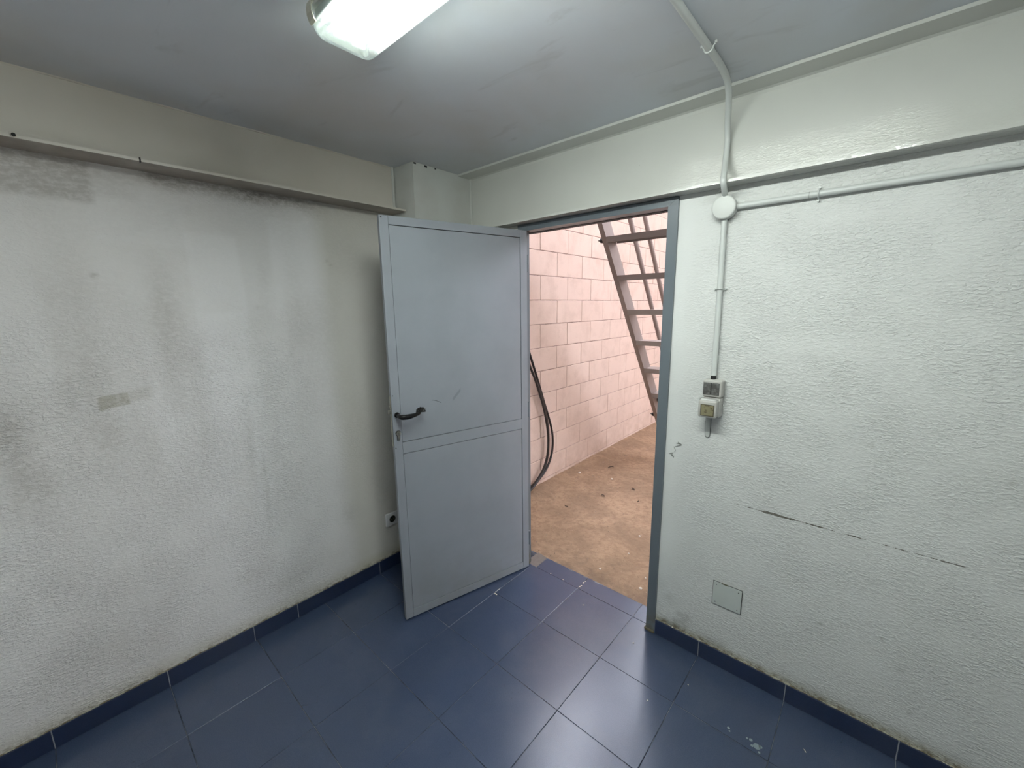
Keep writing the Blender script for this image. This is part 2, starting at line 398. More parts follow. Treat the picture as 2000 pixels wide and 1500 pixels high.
def L_pale(U, Z):
    n = fb(U, Z, 3, 3, 41)
    p = .5*box(U, Z, -2.9, -1.20, .25, 1.50, .22)*n*1.4
    p += .50*box(U, Z, -1.375, -1.195+.05*(1.93-Z), 1.15, 1.925, .012)*S(Z, 1.05, 1.75) + .42*box(U, Z, -1.20, -.84, .30, 1.40, .07)
    p += .45*box(U, Z, -1.06, -.90, 1.50, 2.025, .010)*S(Z, 1.45, 1.95) + .45*box(U, Z, -.90, -.80, 1.40, 2.045, .014)*S(Z, 1.35, 1.95)
    p += .5*box(U, Z, -1.64, -1.36, 1.86, 2.07, .02)*n*1.5
    p += .22*box(U, Z, -1.26, -1.16, .5, 1.3, .012)
    p += .22*box(U, Z, -1.40, -1.20+.012*np.sin(Z*9), .75, 1.60, .008) + .16*box(U, Z, -1.115, -1.02, .95, 1.72, .008)
    p += .20*box(U, Z, -1.56, -1.50, .9, 1.5, .01) + .18*box(U, Z, -1.95, -1.80, 1.35, 1.98, .012)
    return np.clip(p, 0, 1)
def L_yel(U, Z):
    y = .34*S(U, -.90+.03*(2-Z), -.78+.03*(2-Z)) + .35*(1-S(Z, .09, .16))
    return np.clip(y + .10*S(Z, 1.5, 2.1), 0, 1)
def L_rel(U, Z):
    r = .25 + .75*(1-S(Z, 1.35, 1.80)) ; r *= 1-.55*S(U, -.98, -.88)
    r *= .55+.9*fb(U, Z, 2.2, 2.2, 51)
    return np.clip(r + .7*S(Z, 2.03, 2.08)*S(U, -1.5, -1.4)*(1-S(U, -.9, -.7)), 0, 1.3)
wl = wall_grid('wall_left', 'left', YB, -.0, 0, CZ, WL, L_rel, L_dirt, L_pale, L_yel, back=((-.20, YB-.15, -.02), (-.006, .07, CZ+.02)))
tag(wl, 'grubby white left wall of rough plaster with grey drips and a tan smear', 'wall', kind='structure')

def R_dirt(U, Z):
    n = fb(U, Z, 7, 9, 61)
    d = .06*S(fb(U, Z, 2.2, 2.2, 63), .45, .7)
    d += .75*np.exp(-((U-1.50)/.07)**2-((Z-.13)/.13)**2)*S(n, .38, .66)
    d += .55*np.exp(-((U-1.58)/.06)**2-((Z-.15)/.07)**2)*S(n, .42, .66)
    d += .30*np.exp(-((Z-.10)/.03)**2)*S(n, .3, .65)
    for u, z in ((2.273, .438), (2.334, .348), (2.376, .294), (2.373, .201), (1.854, 1.366), (2.486, 1.084), (2.17, 1.13), (2.10, .40)):
        d += .55*np.exp(-((U-u)/.007)**2-((Z-z)/.006)**2)
    d += .18*np.exp(-((U-1.911)/.07)**2-((Z-1.52)/.02)**2)*n + .2*np.exp(-((U-1.95)/.06)**2-((Z-1.41)/.02)**2)*n
    d += .22*np.exp(-((U-2.45)/.16)**2-((Z-1.05)/.12)**2)*n
    d += .35*np.exp(-((U-1.62)/.05)**2-((Z-2.01)/.02)**2)*n + .4*np.exp(-((U-1.66)/.06)**2-((Z-1.93)/.03)**2)*n
    return np.clip(d, 0, 1)
def R_rel(U, Z):
    r = S(U, 1.50, 1.66)*(.5+.75*fb(U, Z, 2.6, 2.2, 71)) + .12
    r *= 1-.45*box(U, Z, 1.5, 1.9, .25, .62, .06)
    r += .6*np.exp(-((U-1.52)/.1)**2-((Z-.15)/.14)**2)
    return np.clip(r, 0, 1.2)
R_pale = lambda U, Z: .6*(1-S(U, 1.5, 1.56)) + .3*fb(U, Z, 3, 3, 73)
R_yel = lambda U, Z: .5*(1-S(Z, .085, .115))+0*U
wr = wall_grid('wall_right', 'right', 1.473, XR, 0, 2.046, WR, R_rel, R_dirt, R_pale, R_yel, back=((1.473, .006, -.02), (XR+.15, .07, 2.046)))
tag(wr, 'rough white plaster wall to the right of the doorway with a long scratch', 'wall', kind='structure')
zero = lambda U, Z: U*0
wr2 = wall_grid('wall_back', 'right', -.0, .605, 0, 2.046, WR, lambda U, Z: U*0+.3, zero, zero, lambda U, Z: U*0+.2, back=((-.006, .006, -.02), (.605, .07, 2.046)))
tag(wr2, 'short white wall between the corner column and the door frame', 'wall', kind='structure')
# closing walls behind the camera
for nm, lo, hi, lb in (('wall_rear', (-.2, YB-.15, -.02), (XR+.15, YB, CZ+.02), 'plain white wall behind the viewer'),
                       ('wall_far_right', (XR, YB, -.02), (XR+.15, .006, CZ+.02), 'plain white end wall beyond the right edge')):
    tag(obj(nm, B((lo, hi)), simple('plain white wall paint', (.82, .82, .80), .7)), lb, 'wall', kind='structure')

# filled chase below the socket and the column
cl = obj('trim_1', prism([(-.1, -.40), (.20, -.385), (.20, .0), (-.1, .0)], 'z', 0.0, 2.0446), CO)
cu = obj('column_head', prism([(-.1, -.40), (.20, -.385), (.20, .0305), (-.1, .0305)], 'z', 2.0447, CZ-.001), CO, cl)
tag(cl, 'white plastered corner column between left beam and door wall, chipped at the top', 'column', kind='structure')
for y, z, s_ in ((-.372, CZ-.007, .008), (-.30, CZ-.008, .009), (-.235, CZ-.006, .006)):
    obj('chip', B(((.1985, y-s_, z-s_*.5), (.2012, y+s_, z+s_*.5)), bevel=.0008, seg=1), DARK, cl)

# ceiling and mezzanine slab above
ce = obj('ceiling', B(((-.2, YB-.15, CZ), (XR+.15, .45, CZ+.25))), CE)
tag(ce, 'smooth grey painted ceiling', 'ceiling', kind='structure')

# steel beams
def ibeam(y0, z0, z1, web, tf=.0105, r=.014, out=.20):
    # profile in (u, v): near flange edge u=y0, web face u=web, other side to u=out
    return [(y0, z0), (y0, z0+tf), (web-r, z0+tf), (web-r*.3, z0+tf+r*.3), (web, z0+tf+r), (web, z1-tf-r), (web-r*.3, z1-tf-r*.3), (web-r, z1-tf), (y0, z1-tf), (y0, z1),
            (out, z1), (out, z1-tf), (web+.008, z1-tf), (web+.008, z0+tf), (out, z0+tf), (out, z0)]
bR = obj('trim_2', prism(ibeam(-.0717, 2.0446, CZ-.0005, .030, out=.13), 'x', -.15, XR+.12), BE)
tag(bR, 'glossy pale green-white steel beam above the doorway and right wall', 'beam', kind='structure')
p = [(-(a-.0), b) for a, b in ibeam(-.1296, 2.130, CZ+.02, -.030, tf=.010, out=.06)]
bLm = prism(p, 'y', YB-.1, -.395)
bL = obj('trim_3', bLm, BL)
tag(bL, 'brownish white steel beam along the top of the left wall', 'beam', kind='structure')
obj('bolt', tube(bmesh.new(), [(.1285, -1.78, 2.138), (.137, -1.78, 2.138)], .005, 8), DARK, bL)
obj('clip', B(((.124, -1.495, 2.128), (.1325, -1.491, 2.143))), DARK, bL)
# bead of filler at the column end of the beam and under the ceiling
obj('filler', tube(bmesh.new(), [(.030, -.402, 2.145), (.032, -.402, 2.25), (.034, -.402, CZ)], .008, 8), CO, bL)
fl = bmesh.new(); tube(fl, [(.030+.003*math.sin(k*1.7), YB+.05+k*.08, CZ+.0015+.0006*math.sin(k*2.9)) for k in range(32)], .006, 6)
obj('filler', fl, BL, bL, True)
obj('filler', tube(bmesh.new(), [(.201, .027, z) for z in (2.06, 2.15, 2.25, 2.36)], .008, 8), CO, bR)

# door opening: frame and leaf
d1 = empty('door_1', (1.04, 0, 0)); tag(d1, 'grey-blue steel door standing open into the room, with its darker frame', 'door', kind='structure')
fr_ = empty('door_frame', (0, 0, 0), parent=d1)
def inl(bm, off): bmesh.ops.translate(bm, verts=bm.verts, vec=off); return bm
XL, XRf, ZT = .605, 1.4735, 2.038
w_ = .0425
def jamb_profile(a, b, s):      # s=+1 left jamb, -1 right jamb (opening side towards +s)
    return [(a, -.011), (a + s*w_, -.011), (a + s*w_, .030), (a + s*(w_-.012), .030), (a + s*(w_-.012), .052), (a, .052)]
for a, s in ((XL, 1), (XRf, -1)):
    bm = prism(jamb_profile(a, 0, s), 'z', .012 if s < 0 else .0, ZT+.004)
    obj('jamb', inl(bm, (-1.04, 0, 0)), DFJ, fr_)
ZH = 2.0085
obj('lintel_edge', inl(B(((XL+w_*.3, .0525, ZH-.002), (XRf-w_*.3, .088, 2.043))), (-1.04, 0, 0)), simple('lintel paint darkened as shade', (.022, .026, .03), .6), fr_)  # near-black colour paints in the shade under the lintel
bm = prism([(-.0112, ZH), (.052, ZH), (.052, ZT+.004), (-.0112, ZT+.004)], 'x', XL+.0005, XRf-.0005)
obj('head', inl(bm, (-1.04, 0, 0)), DF, fr_)
# mitre seam at the top right corner
sm = bmesh.new(); tube(sm, [(XRf-.0015-1.04, -.0113, ZT+.002), (XRf-w_-1.04, -.0113, ZH+.001)], .0009, 6); obj('weld_seam', sm, DF, fr_)
obj('foot', B(((XRf-.050-1.04, -.016, 0), (XRf-.0-1.04, .05, .014)), bevel=.003, seg=1), simple('muddy foot', (.15, .13, .085), .9, var=.4), fr_)

dang = math.atan2(-.96860753, -.24859495)
lf = empty('door_leaf', (.6656-1.04, -.0052, 0), dang, parent=d1)
LW, LB, LT = .7928, .010, 2.010
T = .034
def part(name, bm, m, smooth=False): return obj(name, bm, m, lf, smooth)
s0, s1 = .043, .752
part('stile', B(((0, -T, LB), (s0, 0, LT)), bevel=.0015), DL)
part('stile', B(((s1, -T+.010, LB), (LW, 0, LT)), bevel=.0015), DL)
part('rail', B(((s0+.0003, -T, 1.9725), (s1-.0003, 0, LT)), bevel=.0012), DL)
part('rail', B(((s0+.0003, -T, .912), (s1-.0003, 0, .970)), bevel=.0012), DL)
part('rail', B(((s0+.0003, -T, LB), (s1-.0003, 0, .0535)), bevel=.0012), DL)
part('panel', B(((s0+.0028, -T+.003, .9725), (s1-.0016, -.0022, 1.9697)), bevel=.0008), DL)
part('panel', B(((s0+.0028, -T+.003, .0560), (s1-.0016, -.0022, .9093)), bevel=.0008), DL)
part('core', B(((s0-.01, -T+.006, LB+.01), (s1+.01, -.0075, LT-.01))), DARK)
part('edge_lip', B(((LW-.012, -T, LB+.004), (LW-.003, -T+.009, LT-.004))), DF)
# lock: faceplate on the free edge, latch bolt, cylinder
part('faceplate', B(((LW-.001, -.026, .955), (LW+.0015, -.008, 1.20)), bevel=.0006), STEEL)
part('latch', B(((LW, -.024, 1.115), (LW+.012, -.011, 1.135)), ((LW, -.022, 1.148), (LW+.007, -.012, 1.158)), bevel=.002), STEEL)
cy = bmesh.new(); tube(cy, [(.770, -.01, 1.020), (.770, .008, 1.020)], .0112, 16); 
b2 = B(((.7645, -.01, .986), (.7755, .008, 1.016)), bevel=.002)
me_ = bpy.data.meshes.new('t'); b2.to_mesh(me_); cy.from_mesh(me_); b2.free()
part('lock_cylinder', cy, STEEL, True)
lh = B(((.7622, -.002, .984), (.7778, .0006, 1.018)), bevel=.0005, seg=1); tube(lh, [(.770, -.002, 1.020), (.770, .0006, 1.020)], .0138, 16)
part('lock_hole', lh, DARK)
part('keyhole', B(((.7693, .0078, 1.008), (.7707, .0088, 1.024))), DARK)
for z in (.948, 1.205):
    part('screw', tube(bmesh.new(), [(.786, -.001, z), (.786, .0008, z)], .0028, 8), SCR)
part('screw', tube(bmesh.new(), [(.783, -.001, 2.001), (.783, .0006, 2.001)], .0035, 8), SCR)
# lever handle: rosette, neck, tapering lever with an upturned shell end
ro = bmesh.new(); tube(ro, [(.770, -.002, 1.110), (.770, .004, 1.110), (.770, .008, 1.110)], [.0135, .0135, .010], 20)
part('rosette', ro, BLK, True)
hd = bmesh.new()
pts = spline([(.770, .004, 1.110), (.770, .030, 1.110), (.768, .046, 1.109), (.757, .053, 1.108), (.735, .054, 1.107), (.705, .053, 1.110), (.682, .051, 1.114), (.672, .050, 1.119)], 6)
rad = [np.interp(i/(len(pts)-1), [0, .25, .4, .6, .8, 1], [.0085, .0100, .0130, .0125, .0085, .0050]) for i in range(len(pts))]
tube(hd, pts, rad, 14); part('handle', hd, BLK, True)
sh = bmesh.new()          # ribbed shell ornament that ends the lever
cx, cz, cyy = .669, 1.119, .050
n = 15; rim = []; rimb = []
hub = sh.verts.new((cx, cyy+.004, cz)); hubb = sh.verts.new((cx, cyy-.005, cz))
for k in range(n):
    a = math.radians(-22 + 224*k/(n-1)); R_ = .0205*(1 + (.10 if k % 2 else -.05)); 
    x = cx + math.cos(a)*R_*1.12; z = cz + .004 + math.sin(a)*R_*.95
    rim.append(sh.verts.new((x, cyy + (.0035 if k % 2 else -.0005), z))); rimb.append(sh.verts.new((x*.98+cx*.02, cyy-.006, z)))
for k in range(n-1):
    sh.faces.new((hub, rim[k], rim[k+1])); sh.faces.new((hubb, rimb[k+1], rimb[k])); sh.faces.new((rim[k], rimb[k], rimb[k+1], rim[k+1]))
sh.faces.new((hub, rim[n-1], rimb[n-1], hubb)); sh.faces.new((hub, hubb, rimb[0], rim[0]))
part('handle_shell', sh, simple('dull black shell', (.006, .006, .0055), .5, spec=.25))
for z in (.20, 1.02, 1.84):
    part('hinge', tube(bmesh.new(), [(-.008, -.006, z-.045), (-.008, -.006, z+.045)], .0062, 12), DF, True)

# floor: grout bed with single tiles
P_, GX, GY = .3392, 1.0034, .0274
fl = obj('floor', B(((-.15, YB-.1, -.06), (XR+.1, .15, -.0022))), GR)
tag(fl, 'blue ceramic tile floor of the small room', 'floor', kind='structure')
jt = .0010
def tile_mesh(lx, ly):
    me = bpy.data.meshes.new('tile'); bm = B(((0, 0, -.009), (lx, ly, 0)), bevel=.0009, seg=1); bmesh.ops.recalc_face_normals(bm, faces=bm.faces); bm.to_mesh(me); bm.free()
    me.materials.append(TI); return me
cache = {}
x_edges = [GX + i*P_ for i in range(-4, 9)]; y_edges = [GY - j*P_ for j in range(0, 11)]
for i in range(len(x_edges)-1):
    for j in range(len(y_edges)-1):
        a = max(x_edges[i], .001); b = min(x_edges[i+1], XR-.001); d = min(y_edges[j], GY); c = max(y_edges[j+1], YB+.001)
        if b-a < .02 or d-c < .02: continue
        if j == 0:
            # the first row runs under the door line; clip it to the opening
            if b < .606 or a > 1.43: d = -.001
            elif a < .606 < b or a < 1.42 < b: pass
        key = (round(b-a, 4), round(d-c, 4))
        if key not in cache: cache[key] = tile_mesh(b-a-2*jt, d-c-2*jt)
        o = bpy.data.objects.new('tile', cache[key]); o.location = (a+jt, c+jt, random.uniform(-.0004, .0004))
        o.rotation_euler = (random.uniform(-.0011, .0011), random.uniform(-.0011, .0011), 0)
        link(o, fl)
# threshold strip with broken outer edge
def thresh(a, b, seed):
    r = random.Random(seed); n = 14
    top = [(a + (b-a)*k/n, .143 + r.uniform(-.006, .005)) for k in range(n+1)]
    return prism([(a, GY+jt), (b, GY+jt)] + top[::-1], 'z', -.009, 0)
for a, b, sd in ((.700, GX-.002, 1), (GX+.002, GX+P_-.002, 2), (GX+P_+.002, 1.4295, 3)):
    obj('threshold_tile', thresh(a, b, sd), TI, fl)
obj('mortar_patch', prism([(.61, .03), (.698, .03), (.694, .10), (.69, .15), (.61, .16)], 'z', -.010, -.0015), simple('dusty mortar', (.20, .17, .155), .9, var=.35, sc=40), fl)

# skirtings
JM = simple('pale joint mortar', (.30, .31, .33), .85)
def skirt(name, cuts, side, label):
    root = empty(name); tag(root, label, 'skirting', kind='structure')
    t, h = .0102, .0793
    for a, b in zip(cuts[:-1], cuts[1:]):
        a_, b_ = a+.0013, b-.0013
        if side == 'left': bm = B(((.0012, a_, 0.0012), (t, b_, h)), bevel=.0016)
        else: bm = B(((a_, -t, .0012), (b_, -.0012, h)), bevel=.0016)
        obj('skirting_tile', bm, SK, root)
    a, b = cuts[0], cuts[-1]
    bm = B(((.0002, a, .001), (t-.0012, b, h-.001))) if side == 'left' else B(((a, -t+.0012, .001), (b, -.0002, h-.001)))
    obj('joint_mortar', bm, JM, root)
    # lumpy mortar bead along the top
    n = int((b-a)/.02); bm = bmesh.new(); r = random.Random(9)
    pts = [(a+(b-a)*k/n, h+.0005+r.uniform(-.0012, .0016)) for k in range(n+1)]
    P3 = [((.0025, u, z) if side == 'left' else (u, -.0025, z)) for u, z in pts]
    tube(bm, P3, [r.uniform(.0018, .0042) for _ in P3], 6); obj('mortar_bead', bm, MO, root, True)
    return root
# left joints taken from the photo: y of (742,1119), (565,..), floor lines 4,5,6
yl = [YB, -2.40, -2.348+.0, GY-6*P_, GY-5*P_, GY-4*P_-.01, -1.16, GY-2*P_, -.405]
skirt('baseboard_left', sorted([YB, GY-8*P_, GY-7*P_, GY-6*P_, GY-5*P_, GY-4*P_-.008, -1.132, GY-2*P_, -.405]), 'left', 'dark blue skirting tiles along the left wall')
skirt('baseboard_right', [1.4745, GX+2*P_, GX+3*P_, GX+4*P_, GX+5*P_, GX+6*P_, XR-.001], 'right', 'dark blue skirting tiles along the right wall')

# ------------------------------------------------------------------ things on the right wall
# patched cable chase under the socket
ch = obj('mortar_strip', prism([(1.637, 1.15), (1.6365, 1.10), (1.640, 1.062), (1.645, 1.054), (1.652, 1.054), (1.657, 1.063), (1.658, 1.10), (1.656, 1.15)], 'y', -.0035, .002), simple('grey filler', (.50, .52, .50), .7), wr)
ol = bmesh.new(); tube(ol, spline([(1.6362, -.0018, 1.125), (1.6360, -.0018, 1.10), (1.6395, -.0018, 1.062), (1.645, -.0018, 1.0535), (1.652, -.0018, 1.0535), (1.6575, -.0018, 1.063), (1.6590, -.0018, 1.10), (1.6580, -.0018, 1.145)], 5), .0009, 6)
obj('groove', ol, DARK, wr)

# smudged pencil strokes beside the door frame
PM = simple('pencil grey', (.27, .28, .26), .8)
for P2 in (((1.5274, 1.0061), (1.5436, .9977), (1.5306, .9901), (1.5174, .9824)), ((1.523, 1.001), (1.535, .999), (1.543, .993)), ((1.512, .980), (1.519, .965), (1.515, .958)), ((1.4919, .945), (1.5101, .9517), (1.5015, .9399), (1.5156, .936)), ((1.496, .948), (1.505, .942), (1.513, .930))):
    obj('pencil_stroke', tube(bmesh.new(), spline([(x, -.0012, z) for x, z in P2], 5), .0010, 6), PM, wr)

# cover plate low on the wall
t = empty('cover_plate', (1.7775, -.001, .354)); tag(t, 'square painted blanking plate screwed low on the right wall', 'cover plate')
obj('plate', B(((-.0565, -.0028, -.0545), (.0565, 0, .0545)), bevel=.0006, seg=1), simple('painted plate', (.58, .62, .59), .45, bs=80), t)
obj('shadow_gap', B(((-.0582, -.0010, -.0566), (.0582, .0006, .0562))), DARK, t)
for x in (-.044, .044):
    for z in (-.042, .042):
        obj('screw', tube(bmesh.new(), [(x, -.0024, z), (x, -.0036, z)], .0024, 8), SCR, t)
obj('chipped_edge', prism([(-.026, .0535), (-.02, .0565), (-.004, .0575), (.006, .056), (.004, .0535), (-.01, .0525)], 'y', -.0034, -.0004), simple('olive stain', (.10, .10, .06), .8), t)

# light switch (double rocker) and flap socket
t = empty('light_switch', (1.665, -.001, 1.27)); tag(t, 'surface-mounted grey double rocker switch below the vertical conduit', 'light switch')
def rel(bm, loc): return inl(bm, tuple(-c for c in loc))
L0 = (1.665, -.001, 1.27)
obj('switch_box', rel(B(((1.628, -.046, 1.2365), (1.702, -.001, 1.307)), bevel=.007, seg=3), L0), SWB, t, True)
obj('bezel_gap', rel(B(((1.6315, -.0468, 1.247), (1.692, -.044, 1.2955))), L0), DARK, t)
for a, b in ((1.6325, 1.6604), (1.6628, 1.6910)):
    o = obj('rocker', rel(B(((a, -.0505, 1.248), (b, -.043, 1.2945)), bevel=.0015), L0), RK, t)
obj('cable_gland', rel(tube(bmesh.new(), [(1.659, -.020, 1.305), (1.659, -.020, 1.320)], .0095, 14), L0), RUB, t, True)

L1 = (1.66, -.001, 1.195)
t = empty('flap_socket', L1); tag(t, 'weatherproof flap socket with yellowed window under the grey switch', 'socket')
obj('socket_box', rel(B(((1.630, -.050, 1.155), (1.700, -.001, 1.2345)), bevel=.006, seg=3), L1), SWB, t, True)
# flap: body with real opening for the window
fx0, fx1, fz0, fz1 = 1.6275, 1.6965, 1.1585, 1.2285
ox0, ox1, oz0, oz1 = 1.6405, 1.6865, 1.1685, 1.2105
bm = bmesh.new()
def addb(lo, hi):
    s = [hi[i]-lo[i] for i in range(3)]; c = [(hi[i]+lo[i])/2 for i in range(3)]
    bmesh.ops.create_cube(bm, size=1, matrix=Matrix.Translation(c) @ Matrix.Diagonal((*s, 1)))
bm.free(); bm = B(((fx0, -.086, fz0), (fx1, -.048, fz1)), bevel=.007, seg=3)
obj('flap', rel(bm, L1), SWB, t, True)
obj('window_frame', rel(B(((ox0-.0030, -.0868, oz0-.0030), (ox1+.0030, -.080, oz1+.0030)), bevel=.0004, seg=1), L1), simple('brown window edge', (.05, .042, .02), .5), t)
obj('window', rel(B(((ox0, -.0874, oz0), (ox1, -.080, oz1)), bevel=.0005, seg=1), L1), YEL, t)
bm = B(((fx0+.004, -.082, fz1-.012), (fx1-.004, -.050, fz1+.006)), bevel=.006, seg=3)
obj('flap_hinge', rel(bm, L1), CLR, t, True)
bm = bmesh.new(); tube(bm, spline([(fx0+.002, -.062, fz1-.02), (fx0, -.066, fz1-.004), (fx0+.004, -.070, fz1+.007), (fx0+.010, -.070, fz1+.0085)], 4), .002, 8)
obj('hinge_spring', rel(bm, L1), CLR, t, True)

# round junction box
JB = (1.6535, -.001, 1.967)
t = empty('junction_box', JB); tag(t, 'round white junction box joining three conduits beside the door', 'junction box')
obj('box_body', tube(bmesh.new(), [(0, 0, 0), (0, -.030, 0)], .0405, 40), BOXW, t, True)
ld = bmesh.new(); tube(ld, [(0, -.029, 0), (0, -.0305, 0), (0, -.036, 0), (0, -.0392, 0), (0, -.0405, 0)], [.0415, .0425, .0425, .0405, .037], 40)
obj('lid', ld, BOXW, t, True)

def clip(parent, at, axis, normal, r=.0115):
    # saddle clip round a conduit: strap arch + two lugs
    A = Vector(axis).normalized(); N = Vector(normal).normalized(); S_ = A.cross(N); c = Vector(at)
    bm = bmesh.new(); th = .0016; wdt = .0045
    prof = []
    prof.append((-r-.010, -r+.0005))
    for k in range(13):
        a = math.pi - math.pi*k/12; prof.append((math.cos(a)*(r+th), math.sin(a)*(r+th)))
    prof.append((r+.010, -r+.0005))
    pts = [c + S_*u + N*v for u, v in prof]
    tube(bm, pts, wdt*.5, 6)
    for s in (-1, 1):
        q = c + S_*s*(r+.0085) + N*(-r+.002); tube(bm, [q - N*.003, q + N*.005], .0038, 8)
    return obj('clip', bm, COND, parent, True)
# upper conduit: ceiling run, bend, down over the beam, into the box
R0 = .0105
path = spline([(1.672, -1.09, CZ-.012), (1.671, -.9, CZ-.012), (1.670, -.645, CZ-.012), (1.670, -.365, CZ-.012), (1.668, -.22, CZ-.012), (1.662, -.125, CZ-.022), (1.650, -.060, CZ-.060), (1.640, -.020, 2.27), (1.636, .010, 2.21), (1.640, -.010, 2.13), (1.653, -.062, 2.075), (1.659, -.084, 2.047), (1.658, -.060, 2.022), (1.6525, -.024, 2.008), (1.6525, -.022, 2.000)], 6)
bm = bmesh.new(); tube(bm, path, R0, 14)
co1 = obj('conduit', bm, COND, None, True)
tag(co1, 'white painted conduit bending from the ceiling down over the beam', 'conduit')
clip(co1, (1.670, -.365, CZ-.012), (0, 1, 0), (0, 0, -1))
bm = bmesh.new(); tube(bm, [(1.6530, -.014, 1.930), (1.6545, -.0135, 1.80), (1.656, -.0135, 1.67), (1.658, -.014, 1.50), (1.6595, -.018, 1.322)], R0, 14)
co2 = obj('conduit', bm, COND, None, True)
tag(co2, 'vertical white conduit from the junction box down to the switch', 'conduit')
clip(co2, (1.656, -.0135, 1.667), (0, 0, 1), (0, -1, 0))
bm = bmesh.new(); tube(bm, [(1.694, -.0135, 1.9665), (1.93, -.0140, 1.967), (2.3, -.0135, 1.968), (2.8, -.0135, 1.969), (3.30, -.0135, 1.970)], R0, 14)
co3 = obj('conduit', bm, COND, None, True)
tag(co3, 'horizontal white conduit running right below the beam', 'conduit')
clip(co3, (1.941, -.014, 1.967), (1, 0, 0), (0, -1, 0)); clip(co3, (2.75, -.0135, 1.969), (1, 0, 0), (0, -1, 0))
obj('coupling_line', tube(bmesh.new(), [(1.915, -.0139, 1.967), (1.9165, -.0139, 1.967)], R0+.0004, 14), simple('joint line', (.3, .32, .3), .6), co3)

# socket on the left wall beside the door
Ls = (.001, -.543, .323)
t = empty('wall_socket', Ls); tag(t, 'small white wall socket low on the left wall, half hidden by the door', 'socket')
obj('plate', rel(B(((.001, -.5865, .2825), (.012, -.4985, .366)), bevel=.004, seg=3), Ls), PLW, t, True)
bm = bmesh.new(); tube(bm, [(.0112, -.5425, .324), (.0128, -.5425, .324)], .0215, 28); obj('insert', rel(bm, Ls), SOCK, t, True)
bm = bmesh.new(); tube(bm, [(.0114, -.5425, .324), (.0135, -.5425, .324), (.0138, -.5425, .324)], [.0235, .0235, .0215], 28, caps=False); obj('insert_ring', rel(bm, Ls), PLW, t, True)
for dy in (-.0095, .0095): obj('pin_hole', rel(tube(bmesh.new(), [(.0127, -.5425+dy, .324), (.0131, -.5425+dy, .324)], .0026, 10), Ls), simple('brass', (.4, .33, .15), .4, 1), t)
obj('earth_clip', rel(B(((.0125, -.5445, .343), (.0145, -.5405, .3475))), Ls), STEEL, t)

# ------------------------------------------------------------------ ceiling light
FX, FY = 1.622, -1.169
t = empty('ceiling_light', (FX, FY, CZ)); tag(t, 'twin fluorescent ceiling light with clear ribbed cover, switched on', 'ceiling light')
F0 = (FX, FY, CZ)
obj('housing', rel(B(((FX-.63, FY-.074, 2.336), (FX+.63, FY+.074, CZ-.001)), bevel=.012, seg=3), F0), HOUS, t, True)
obj('reflector', rel(prism([(FY-.0745, 2.3125), (FY-.060, 2.328), (FY+.060, 2.328), (FY+.0745, 2.3125), (FY+.0757, 2.3345), (FY-.0757, 2.3345)], 'x', FX-.606, FX+.606), F0), WHT, t)
def rr(hx, hy, rad, z, n=5):
    out = []
    for sx, sy, a0 in ((1, 1, 0), (-1, 1, 90), (-1, -1, 180), (1, -1, 270)):
        for k in range(n+1):
            a = math.radians(a0 + 90*k/n); out.append((sx*(hx-rad)+rad*math.cos(a), sy*(hy-rad)+rad*math.sin(a), z))
    return out
lv = [(.640, .0805, .022, -.032), (.640, .0805, .022, -.038), (.637, .0785, .022, -.040), (.634, .0775, .022, -.066), (.626, .0745, .022, -.082), (.614, .070, .020, -.093), (.604, .0655, .018, -.0975)]
bm = bmesh.new(); rings = [[bm.verts.new(p) for p in rr(*l)] for l in lv]
for a, b in zip(rings[:-1], rings[1:]):
    for k in range(len(a)): bm.faces.new((a[k], a[(k+1) % len(a)], b[(k+1) % len(a)], b[k]))
bm.faces.new(rings[-1])
cv = obj('diffuser', bm, CV, t, True)
for v_ in cv.data.vertices: pass
cv.data.transform(Matrix.Translation((FX, FY, CZ))); cv.location = (-FX, -FY, -CZ)      # object coordinates equal world ones for the rib pattern
tubes_y = (-1.195, -1.143)
for y in tubes_y:
    obj('tube', rel(tube(bmesh.new(), [(1.062, y, 2.302), (2.182, y, 2.302)], .0150, 20, caps=False), F0), TU, t, True)
    for x0, x1, h0, h1 in ((1.044, 1.062, 1.028, 1.044), (2.182, 2.200, 2.200, 2.216)):
        obj('tube_cap', rel(tube(bmesh.new(), [(x0, y, 2.302), (x1, y, 2.302)], .0155, 20), F0), TC, t, True)
        obj('lamp_holder', rel(B(((h0, y-.017, 2.286), (h1, y+.017, 2.327)), bevel=.004), F0), WHT, t, True)
for s in (-1, 1):
    for x in (1.012, 1.30, 1.62, 1.94, 2.232):
        y = FY + s*.0805
        bm = bmesh.new()
        P2 = [(0, .008), (s*.006, .006), (s*.0085, -.006), (s*.0085, -.020), (s*.004, -.034), (-s*.001, -.040), (-s*.003, -.038), (s*.002, -.032), (s*.0060, -.019), (s*.0060, -.006), (s*.0035, .003), (-s*.002, .004)]
        pr = prism([(y+u, 2.345+v_) for u, v_ in P2], 'x', x-.013, x+.013)
        obj('clip', rel(pr, F0), CRM, t)

